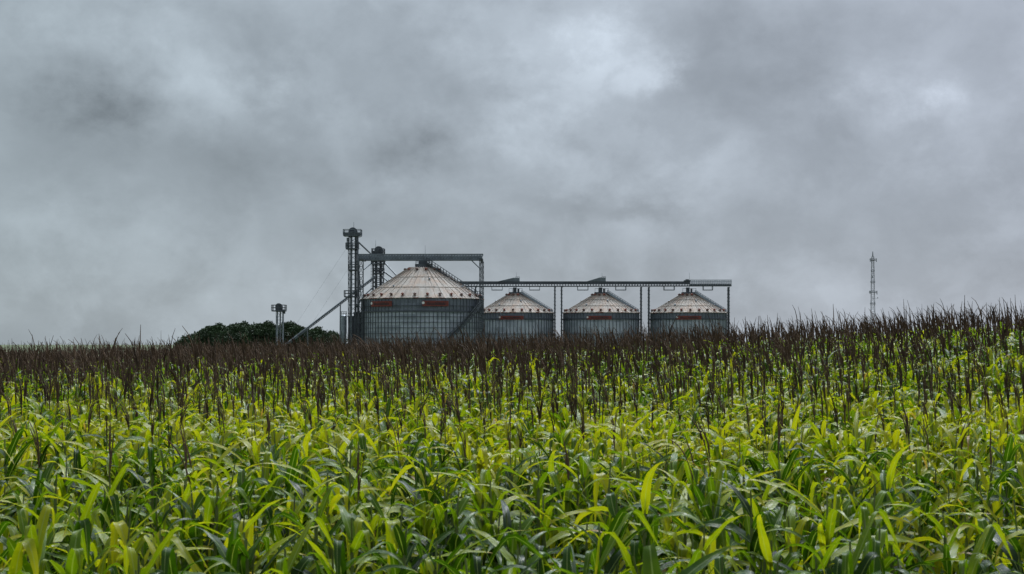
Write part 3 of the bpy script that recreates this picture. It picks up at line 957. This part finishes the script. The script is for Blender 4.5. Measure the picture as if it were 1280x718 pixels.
ea = thing('bucket_elevator', 'tallest bucket elevator tower, left of the largest silo, with head platform', 'grain elevator', (at(441.5, 430, BY).x, BY, LOW))
oA = Vector(ea.location)
A_ = lambda px, py, dy=0.: at(px, py, BY) - oA + Vector((0, dy, 0))
MB().span(A_(437.2, 467, -.35), A_(440.4, 294, .35)).build('leg_casing', 'steel', ea)
MB().span(A_(442.8, 467, -.35), A_(446, 294, .35)).build('leg_casing', 'darksteel', ea)
lm = MB(); lattice(lm, A_(441.6, 467), A_(441.6, 296), 1.9, 1.9, 1.7, .11, .08); lm.build('tower_frame', 'darksteel', ea)
hd = MB()
vs = []
for dy in (-.55, .55):
    for k in range(9):
        a = PI * k / 8; c = A_(441.3, 290.2, dy)
        vs.append(c + Vector((math.cos(a) * .95, 0, math.sin(a) * .95)))
    vs.append(A_(437, 296, dy)); vs.append(A_(446, 296, dy))
fs = [tuple(range(11))[::-1], tuple(range(11, 22))] + [(k, (k + 1) % 11, (k + 1) % 11 + 11, k + 11) for k in range(11)]
hd.add(vs, fs); hd.tube(A_(441.3, 290.2, -.9), A_(441.3, 290.2, .9), .3, n=10)
hd.build('elevator_head', 'darksteel', ea)
p = deck(oA, A_, 429.8, 451.6, 295.6, 1.15, 1.3, ea, 'head_platform', 'steel', .12)
for dy in (-1.31, 1.31): MB().span(A_(430, 295, dy - .02), A_(451.4, 291.6, dy + .02)).build('mesh_panel', 'darksteel', p)
deck(oA, A_, 432.8, 447.8, 312, 1.1, 1.2, ea); deck(oA, A_, 436, 448, 338.6, 1.1, 1.2, ea); deck(oA, A_, 430.8, 446, 372, 1.2, 1.2, ea)
MB().span(A_(433.4, 311, -.5), A_(436.8, 303, .5)).span(A_(433.4, 302.4, -.3), A_(436, 297.5, .3)).build('motor_box', 'steel', ea)
cg = MB()                                                   # caged ladder
for dy in (-.25, .25): cg.bar(A_(447.2, 467, dy), A_(447.2, 296, dy), .07)
for k in range(48):
    py = 297 + 168 * k / 47; c = A_(447.2, py)
    cg.bar(c + Vector((0, -.25, 0)), c + Vector((0, .25, 0)), .05)
    if k % 2 == 0: cg.bar(c + Vector((0, -.4, 0)), c + Vector((.6, 0, 0)), .05); cg.bar(c + Vector((0, .4, 0)), c + Vector((.6, 0, 0)), .05)
cg.build('caged_ladder', 'steel', ea)
MB().tube(A_(442.2, 288), A_(442.2, 277.5), .05, .025, 6).build('lightning_rod', 'steel', ea)
MB().tube(A_(446, 301), A_(465, 320, 6), .17).build('spout', 'steel', ea)
MB().tube(A_(446, 302), A_(453.2, 372, -3), .11).build('spout', 'steel', ea)
MB().tube(A_(446, 384), A_(452.4, 376.2, -3.5), .14).build('spout', 'steel', ea)
for (x0, y0, x1, y1, dy) in ((432, 312, 346, 404, 2), (436, 335, 362, 416, -3)):
    MB().tube(A_(x0, y0), A_(x1, y1, dy) + Vector((0, 0, -6)), .012, n=5).build('guy_wire', 'steel', ea)

TY = 316.0
eb = thing('bucket_elevator', 'shorter dark elevator tower standing behind the largest silo', 'grain elevator', (at(472.6, 430, TY).x, TY, LOW))
oT = Vector(eb.location)
T_ = lambda px, py, dy=0.: at(px, py, TY) - oT + Vector((0, dy, 0))
MB().span(T_(468.2, 463, -.4), T_(471.6, 318, .4)).build('leg_casing', 'darksteel', eb)
MB().span(T_(474.0, 463, -.4), T_(477.4, 318, .4)).build('leg_casing', 'darksteel', eb)
lm = MB(); lattice(lm, T_(472.8, 463), T_(472.8, 322), 2.3, 2.3, .9, .12, .10); lm.build('tower_frame', 'darksteel', eb)
hd = MB(); vs = []
for dy in (-.6, .6):
    for k in range(9):
        a = PI * k / 8; c = T_(473.6, 312.6, dy)
        vs.append(c + Vector((math.cos(a) * .95, 0, math.sin(a) * .8)))
    vs.append(T_(468.5, 320, dy)); vs.append(T_(478.6, 320, dy))
hd.add(vs, fs); hd.tube(T_(473.6, 312.6, -.9), T_(473.6, 312.6, .9), .35, n=10)
hd.build('elevator_head', 'darksteel', eb)
deck(oT, T_, 465.2, 480.4, 319.4, 1.2, 1.4, eb, 'head_platform', 'darksteel', .12)
deck(oT, T_, 464.6, 480.8, 331, 1.3, 1.4, eb, 'service_platform', 'darksteel', .13)
deck(oT, T_, 466.6, 479.6, 343, 1.1, 1.3, eb, 'service_platform', 'darksteel', .13)
MB().span(T_(465.6, 318.4, -.5), T_(468, 313.8, .5)).build('motor_box', 'darksteel', eb)
cg = MB()
for dy in (-.3, .3): cg.bar(T_(466.4, 463, dy), T_(466.4, 332, dy), .09)
for k in range(70):
    c = T_(466.4, 332 + 131 * k / 69)
    cg.bar(c + Vector((0, -.3, 0)), c + Vector((-.55, 0, 0)), .09); cg.bar(c + Vector((0, .3, 0)), c + Vector((-.55, 0, 0)), .09)
cg.build('caged_ladder', 'darksteel', eb)
MB().tube(T_(469.6, 314), T_(469.6, 300.5), .05, .025, 6).build('lightning_rod', 'steel', eb)
for x0, y0, x1, y1, r_ in ((481, 329, 499, 347.6, .15), (478, 338.5, 496, 351, .17), (478, 346, 490, 356, .15), (466, 328, 457.4, 338, .14), (468, 358, 458.6, 369, .14)):
    MB().tube(T_(x0, y0), T_(x1, y1, -4), r_).build('spout', 'steel', eb)

# intake tower standing apart on the left
IY = 282.0
ei = thing('bucket_elevator', 'squat intake elevator standing alone before the dark trees', 'grain elevator', (at(348.5, 430, IY).x, IY, LOW))
oI = Vector(ei.location)
I_ = lambda px, py, dy=0.: at(px, py, IY) - oI + Vector((0, dy, 0))
for x0, x1, mt in ((345.4, 347.4, 'zinc'), (349.2, 351, 'steel'), (352.6, 354.2, 'zinc')):
    MB().span(I_(x0, 472, -.3), I_(x1, 389, .3)).build('leg_casing', mt, ei)
hd = MB(); vs = []
for dy in (-.5, .5):
    for k in range(9):
        a = PI * k / 8; c = I_(348.8, 383.2, dy)
        vs.append(c + Vector((math.cos(a) * .68, 0, math.sin(a) * .62)))
    vs.append(I_(344.8, 389.5, dy)); vs.append(I_(353, 389.5, dy))
hd.add(vs, fs).build('elevator_head', 'darksteel', ei)
deck(oI, I_, 340.4, 357, 389.6, 1.05, 1.1, ei, 'head_platform', 'darksteel', .11)
MB().span(I_(353.6, 392.5, -.3), I_(356.4, 387, .3)).build('motor_box', 'steel', ei)
lm = MB(); lattice(lm, I_(349.8, 472), I_(349.8, 390), 1.3, 1.3, 1.6, .08, .06); lm.build('tower_frame', 'steel', ei)

# long inclined conveyor feeding the shorter tower
ic = thing('inclined_conveyor', 'long thin sloping conveyor tube climbing from the corn to the towers', 'conveyor', at(362, 427, 303))
oC = Vector(ic.location)
a_ = at(350, 436, 303) - oC; b_ = at(470, 344.6, 314) - oC
MB().tube(a_, b_, .19, n=10).build('tube', 'steel', ic)
tr = MB()
for q in (-.35, .35): tr.bar(a_ + Vector((0, q, -.45)), b_ + Vector((0, q, -.45)), .07)
for k in range(60): 
    p = a_.lerp(b_, k / 60); p2 = a_.lerp(b_, (k + 1) / 60)
    tr.bar(p + Vector((0, .35, -.45)), p2, .05); tr.bar(p + Vector((0, -.35, -.45)), p2, .05)
tr.build('truss', 'steel', ic)
for f_ in (.28, .62):
    p = a_.lerp(b_, f_); sp = MB()
    for q in (-1.2, 1.2): sp.bar(Vector((p.x, p.y + q, LOW - oC.z)), p + Vector((0, q * .3, -.45)), .14)
    sp.build('support_leg', 'steel', ic)

# hopper tank and machine house at the foot of the tall elevator
ht_ = thing('hopper_tank', 'small ribbed hopper tank with railed top beside the tallest elevator', 'tank', (at(428.2, 430, BY).x, BY + 2, LOW))
oK = Vector(ht_.location); K_ = lambda px, py, dy=0.: at(px, py, BY + 2) - oK + Vector((0, dy, 0))
r_ = 3.7 * U; zt = K_(428, 395).z
tb = MB().lathe([(.01, zt + .25), (r_, zt), (r_, zt - 3.6), (.35, zt - 5.4), (.35, zt - 5.8)], 24)
for k in range(5): tb.lathe([(r_, zt - .7 * k), (r_ + .06, zt - .7 * k - .06), (r_, zt - .7 * k - .12)], 24)
tb.build('tank_body', 'zinc', ht_)
for sx in (-1, 1):
    for sy in (-1, 1): MB().bar((sx * r_ * .72, sy * r_ * .72, 0), (sx * r_ * .72, sy * r_ * .72, zt - 3.2), .14).build('leg', 'steel', ht_)
rb = MB(); rails(rb, [(r_ * math.cos(k * PI / 4), r_ * math.sin(k * PI / 4), zt) for k in range(8)], .9, .06); rb.build('railing', 'steel', ht_)

mh = thing('machine_house', 'dark equipment house with stepped roof at the foot of the tallest elevator', 'shed', (at(442, 430, BY).x, BY + 3, LOW))
oM = Vector(mh.location); Q_ = lambda px, py, dy=0.: at(px, py, BY + 3) - oM + Vector((0, dy, 0))
MB().span(Q_(434, 466, 1), Q_(440.8, 396, 4)).span(Q_(441.0, 466, 1), Q_(450.6, 391.5, 4)).build('wall', 'darksteel', mh)
MB().span(Q_(433.4, 396, .7), Q_(440.9, 395, 4.3)).span(Q_(440.95, 391.5, .7), Q_(451, 390.4, 4.3)).build('roof', 'steel', mh)
dv = MB()
for k in range(5): dv.bar(Q_(435 + 3.4 * k, 466, .9), Q_(435 + 3.4 * k, 397, .9), .16)
dv.build('wall_rib', 'steel', mh)

# ------------------------------------------------------------------ radio mast, far right
MY = 900.0
rm = thing('radio_mast', 'thin grey lattice radio mast far behind the corn at right', 'radio mast', (at(1091, 430, MY).x, MY, LOW))
oR = Vector(rm.location); N_ = lambda px, py, dy=0.: at(px, py, MY) - oR + Vector((0, dy, 0))
lm = MB(); base = Vector((0, 0, 0)); top = N_(1091, 321)
lattice(lm, base, top, 3.0, 1.3, 2.6, .17, .10); lm.build('lattice', 'mast', rm)
MB().tube(N_(1091, 321), N_(1091, 314.5), .45, .18, 8).build('top_antenna', 'mast', rm)
for py, w in ((326, 3.0), (340, 1.8), (354, 2.5), (366.5, 3.8), (381, 2.8)):
    b = MB(); c = N_(1091, py); u = .5 * w
    b.span(c + Vector((-u, -u, .08)), c + Vector((u, u, .2)))
    rails(b, [c + Vector((-u, -u, .2)), c + Vector((u, -u, .2)), c + Vector((u, u, .2)), c + Vector((-u, u, .2))], 1.0, .08)
    b.build('platform', 'mast', rm)
for px, py, dy, h_ in ((1087.2, 326, -1.2, 3.2), (1094.8, 326, -1.2, 3.2), (1086.8, 366, -1.2, 3.0), (1095.6, 366.5, -1.2, 3.4), (1096.8, 373, -.6, 1.2), (1091, 326, 1.8, 3.2), (1089.8, 347, -1.6, 2.4)):
    p = N_(px, py, dy)
    b = MB().box(p + Vector((0, -.2, .2)), (.4, .3, h_ * .7)).bar(p, Vector((0, 0, p.z)), .14)
    b.build('panel_antenna', 'mast', rm)


# ------------------------------------------------------------------ trees behind the field at left
def tree(px, py_top, half_px, Y, label, seed, dense=1.):
    rr = np.random.default_rng(seed)
    c = at(px, 430, Y); zb = LOW
    top = at(px, py_top, Y).z - zb; rad = 1.18 * half_px * Y / F_PX
    t = thing('tree', label, 'tree', (c.x, Y, zb), 'dark trees beyond the field')
    tr = MB(); fork = top * .32
    tr.tube((0, 0, -.3), (.15, .1, fork), .38, .27, 10)
    blobs = []
    nb = int(30 * dense)
    for k in range(nb):
        a = 2 * PI * k * .382 + rr.uniform(-.3, .3); rd = rad * math.sqrt((k + .4) / nb) * .86
        zz = top * (.90 - .46 * (rd / rad) ** 2.0) - rr.uniform(.0, .9)
        p = Vector((math.cos(a) * rd, math.sin(a) * rd, zz - .8))
        blobs.append((p, rr.uniform(.8, 1.45) * (rad / 4.8)))
        mid = Vector((p.x * .45, p.y * .45, fork + (p.z - fork) * .55))
        tr.tube((.15, .1, fork - .1), mid, .16, .11, 6); tr.tube(mid, p, .11, .04, 6)
    tr.build('trunk', 'trunk', t)
    V, Q = [], []
    for p, r_ in blobs:
        n_ = int(620 * dense * r_ ** 1.5)
        d = rr.normal(0, 1, (n_, 3)); d /= np.linalg.norm(d, axis=1)[:, None]
        rr_ = r_ * rr.random(n_) ** .45 * (1 + .22 * np.sin(d[:, 0] * 5 + p.x) + .18 * np.sin(d[:, 2] * 7 + p.y))
        C = np.array(p) + d * rr_[:, None] * np.array([1.4, 1.4, .68])
        # short upright sprays at the top edge
        u = rr.normal(0, 1, (n_, 3)); u[:, 2] += .8; u /= np.linalg.norm(u, axis=1)[:, None]
        w = np.cross(u, rr.normal(0, 1, (n_, 3))); w /= np.linalg.norm(w, axis=1)[:, None]
        sz = rr.uniform(.14, .34, n_)[:, None]; ln = sz * rr.uniform(1.2, 2.4, n_)[:, None]
        k0 = len(V) and sum(len(v) for v in V)
        quad = np.stack([C - w * sz * .5, C + u * ln * .45 - w * sz * .1 + w * sz * .6, C + u * ln, C + u * ln * .5 - w * sz * .6], 1).reshape(-1, 3)
        V.append(quad); Q.append(np.arange(n_ * 4).reshape(-1, 4) + k0)
    V = np.vstack(V); Q = np.vstack(Q)
    me_ = np_mesh('tree_crown', V, Q, np.zeros((len(V), 3)), smooth_=False)
    link('crown', me_, 'foliage', t)


tree(246, 411, 24, 335, 'low dark tree at the left end of the grove', 1)
tree(270, 399.5, 27, 330, 'bushy dark tree with tufted top, second from left in the grove', 2, 1.2)
tree(301, 398, 27, 342, 'dark tree in the middle of the grove, left of the intake tower', 3, 1.2)
tree(331, 396, 27, 333, 'tallest broad tree, directly left of the squat intake tower', 4, 1.3)
tree(363, 396, 26, 338, 'dark round-topped tree right of the squat intake tower, crossed by the sloping conveyor', 5, 1.2)
tree(391, 403, 22, 334, 'smaller dark tree under the sloping conveyor', 6, 1.1)
tree(415, 407, 18, 340, 'lowest dark tree, at the right end of the grove beside the hopper tank', 7)

# ------------------------------------------------------------------ light and sky
SUN_EL, SUN_AZ = R(54), R(14)             # azimuth clockwise from +Y: high in front, behind the clouds
sd = Vector((math.sin(SUN_AZ) * math.cos(SUN_EL), math.cos(SUN_AZ) * math.cos(SUN_EL), math.sin(SUN_EL)))
sl = bpy.data.lights.new('sun', 'SUN'); sl.energy = 1.5; sl.angle = R(10); sl.color = (1, .96, .89)
so = bpy.data.objects.new('sun', sl); COL.objects.link(so)
so.rotation_euler = sd.to_track_quat('Z', 'Y').to_euler(); so.location = (0, 0, 60)

W = bpy.data.worlds.new('World'); S.world = W; W.use_nodes = True
nt = W.node_tree; N, L = nt.nodes, nt.links
bg = N['Background']; bg.inputs['Strength'].default_value = .10
sky = N.new('ShaderNodeTexSky'); sky.sky_type = 'NISHITA'; sky.sun_disc = False
sky.sun_elevation = SUN_EL; sky.sun_rotation = SUN_AZ
tc = N.new('ShaderNodeTexCoord')
sp = N.new('ShaderNodeSeparateXYZ'); L.new(tc.outputs['Generated'], sp.inputs[0])
X_, Y_, Z_ = sp.outputs
mn = lambda op, a, b=None, c=None, clamp=False: math_node(nt, op, a, b, c, clamp)
az = mn('MULTIPLY', mn('ARCTAN2', X_, Y_), 180 / PI)
el = mn('MULTIPLY', mn('ARCSINE', Z_), 180 / PI)
# cloud noise on a low ceiling seen in perspective
den = mn('ADD', mn('MAXIMUM', Z_, 0), .10)
cv = N.new('ShaderNodeCombineXYZ'); L.new(mn('MULTIPLY', az, 1 / 7.2), cv.inputs[0]); L.new(mn('MULTIPLY', el, 1 / 5.6), cv.inputs[1])
def noise(scale, detail, rough, dist=0., seed=0.):
    n = N.new('ShaderNodeTexNoise'); n.noise_dimensions = '4D'
    n.inputs['Scale'].default_value = scale; n.inputs['Detail'].default_value = detail
    n.inputs['Roughness'].default_value = rough; n.inputs['Distortion'].default_value = dist; n.inputs['W'].default_value = seed
    L.new(cv.outputs[0], n.inputs['Vector']); return n.outputs['Fac']
nA = noise(.8, 8, .56, .4, 2.0); nB = noise(2.3, 10, .60, .15, 5.0); nC = noise(1.5, 8, .6, 0, 9.0); nD = noise(1.5, 8, .6, 0, 13.0)
azd = mn('MULTIPLY_ADD', mn('SUBTRACT', nC, .5), 5.5, mn('MULTIPLY_ADD', mn('SUBTRACT', nB, .5), 4.5, az))
eld = mn('MULTIPLY_ADD', mn('SUBTRACT', nD, .5), 4.5, mn('MULTIPLY_ADD', mn('SUBTRACT', nA, .5), 2.5, el))


def sky_dir(px, py):
    d = (at(px, py, 100) - Vector((0, 0, EYE))).normalized()
    return math.degrees(math.atan2(d.x, d.y)), math.degrees(math.asin(d.z))


PXD = math.degrees(1 / F_PX)
# cloud masses: direction given through the photo pixel, half-sizes in pixels, brightness change
BL = [(95, 130, 95, 55, -.44), (290, 215, 130, 42, -.26), (30, 215, 90, 40, -.14), (512, 192, 50, 30, -.40), (560, 115, 90, 30, -.16), (370, 30, 160, 30, -.08),
      (790, 242, 62, 15, -.28), (690, 245, 50, 16, -.20), (470, 290, 150, 40, -.12), (880, 60, 110, 60, -.16), (880, 115, 90, 35, -.13), (1100, 270, 140, 40, -.10), (960, 40, 260, 50, -.14), (1240, 60, 60, 90, -.06),
      (765, 70, 62, 46, .25), (805, 95, 24, 16, .22), (735, 40, 40, 24, .14), (700, 70, 110, 70, .22), (640, 150, 120, 40, .12), (1165, 120, 34, 28, .34), (1100, 110, 60, 30, .12), (1200, 190, 70, 40, .08), (840, 190, 80, 40, .14),
      (300, 110, 110, 50, .14), (150, 30, 150, 40, .08), (430, 240, 80, 25, .05), (1150, 350, 260, 40, .06), (300, 370, 300, 40, .04)]
tot = None
for px, py, sx, sy, amp in BL:
    a0, e0 = sky_dir(px, py)
    u = mn('DIVIDE', mn('SUBTRACT', azd, a0), sx * PXD); v = mn('DIVIDE', mn('SUBTRACT', eld, e0), sy * PXD)
    g_ = mn('EXPONENT', mn('MULTIPLY', mn('ADD', mn('MULTIPLY', u, u), mn('MULTIPLY', v, v)), -1))
    tot = mn('MULTIPLY', g_, amp) if tot is None else mn('MULTIPLY_ADD', g_, amp, tot)
def sstep(v, a, b):
    m_ = N.new('ShaderNodeMapRange'); m_.interpolation_type = 'SMOOTHSTEP'
    m_.inputs['From Min'].default_value = a; m_.inputs['From Max'].default_value = b
    L.new(v, m_.inputs['Value']); return m_.outputs[0]
sE = sstep(noise(1.5, 10, .6, .25, 21.0), .40, .60); sF = sstep(noise(3.2, 9, .62, .2, 33.0), .42, .62)
rag = mn('ADD', .45, mn('ADD', mn('MULTIPLY', sE, .65), mn('MULTIPLY', sF, .45)))
tot = mn('ADD', mn('MULTIPLY', tot, rag), mn('ADD', mn('MULTIPLY', mn('SUBTRACT', sE, .5), .14), mn('MULTIPLY', mn('SUBTRACT', sF, .5), .07)))
val = mn('ADD', mn('ADD', 1.0, tot), mn('ADD', mn('MULTIPLY', mn('SUBTRACT', nA, .5), .42), mn('MULTIPLY', mn('SUBTRACT', nB, .5), .40)))
# overcast: the cloud deck is brighter overhead, brightest round the hidden sun
dt = N.new('ShaderNodeVectorMath'); dt.operation = 'DOT_PRODUCT'; L.new(tc.outputs['Generated'], dt.inputs[0]); dt.inputs[1].default_value = sd
an = mn('MULTIPLY', mn('ARCCOSINE', mn('MINIMUM', dt.outputs['Value'], .99999)), 180 / PI)
lobe = mn('EXPONENT', mn('MULTIPLY', mn('POWER', mn('DIVIDE', an, 17.5), 2), -1))
hi = N.new('ShaderNodeMapRange'); hi.interpolation_type = 'SMOOTHSTEP'
hi.inputs['From Min'].default_value = 22; hi.inputs['From Max'].default_value = 70; hi.inputs['To Min'].default_value = 1; hi.inputs['To Max'].default_value = 1.5
L.new(el, hi.inputs['Value'])
val = mn('MULTIPLY', val, mn('MULTIPLY', mn('MULTIPLY_ADD', lobe, 38.0, hi.outputs[0]), mn('MULTIPLY_ADD', mn('MULTIPLY', Y_, -1, clamp=True), .45, 1.0)))
colr = N.new('ShaderNodeValToRGB'); cr = colr.color_ramp
cr.elements[0].position = .0; cr.elements[0].color = (.195, .228, .251, 1)
cr.elements[1].position = 1.0; cr.elements[1].color = (.200, .221, .256, 1)
L.new(mn('MULTIPLY_ADD', az, .025, .5, clamp=True), colr.inputs[0])
sc = N.new('ShaderNodeVectorMath'); sc.operation = 'SCALE'; L.new(colr.outputs[0], sc.inputs[0])
L.new(mn('MULTIPLY', val, 18.4), sc.inputs['Scale'])
mx = N.new('ShaderNodeMix'); mx.data_type = 'RGBA'; mx.inputs['Factor'].default_value = .95
L.new(sky.outputs[0], mx.inputs[6]); L.new(sc.outputs[0], mx.inputs[7])
L.new(mx.outputs[2], bg.inputs['Color'])

S.view_settings.view_transform = 'Standard'; S.view_settings.look = 'None'
S.view_settings.exposure = 0; S.view_settings.gamma = 1
S.cycles.max_bounces = 6; S.cycles.diffuse_bounces = 2; S.cycles.transmission_bounces = 4; S.cycles.glossy_bounces = 2
S.cycles.use_denoising = True
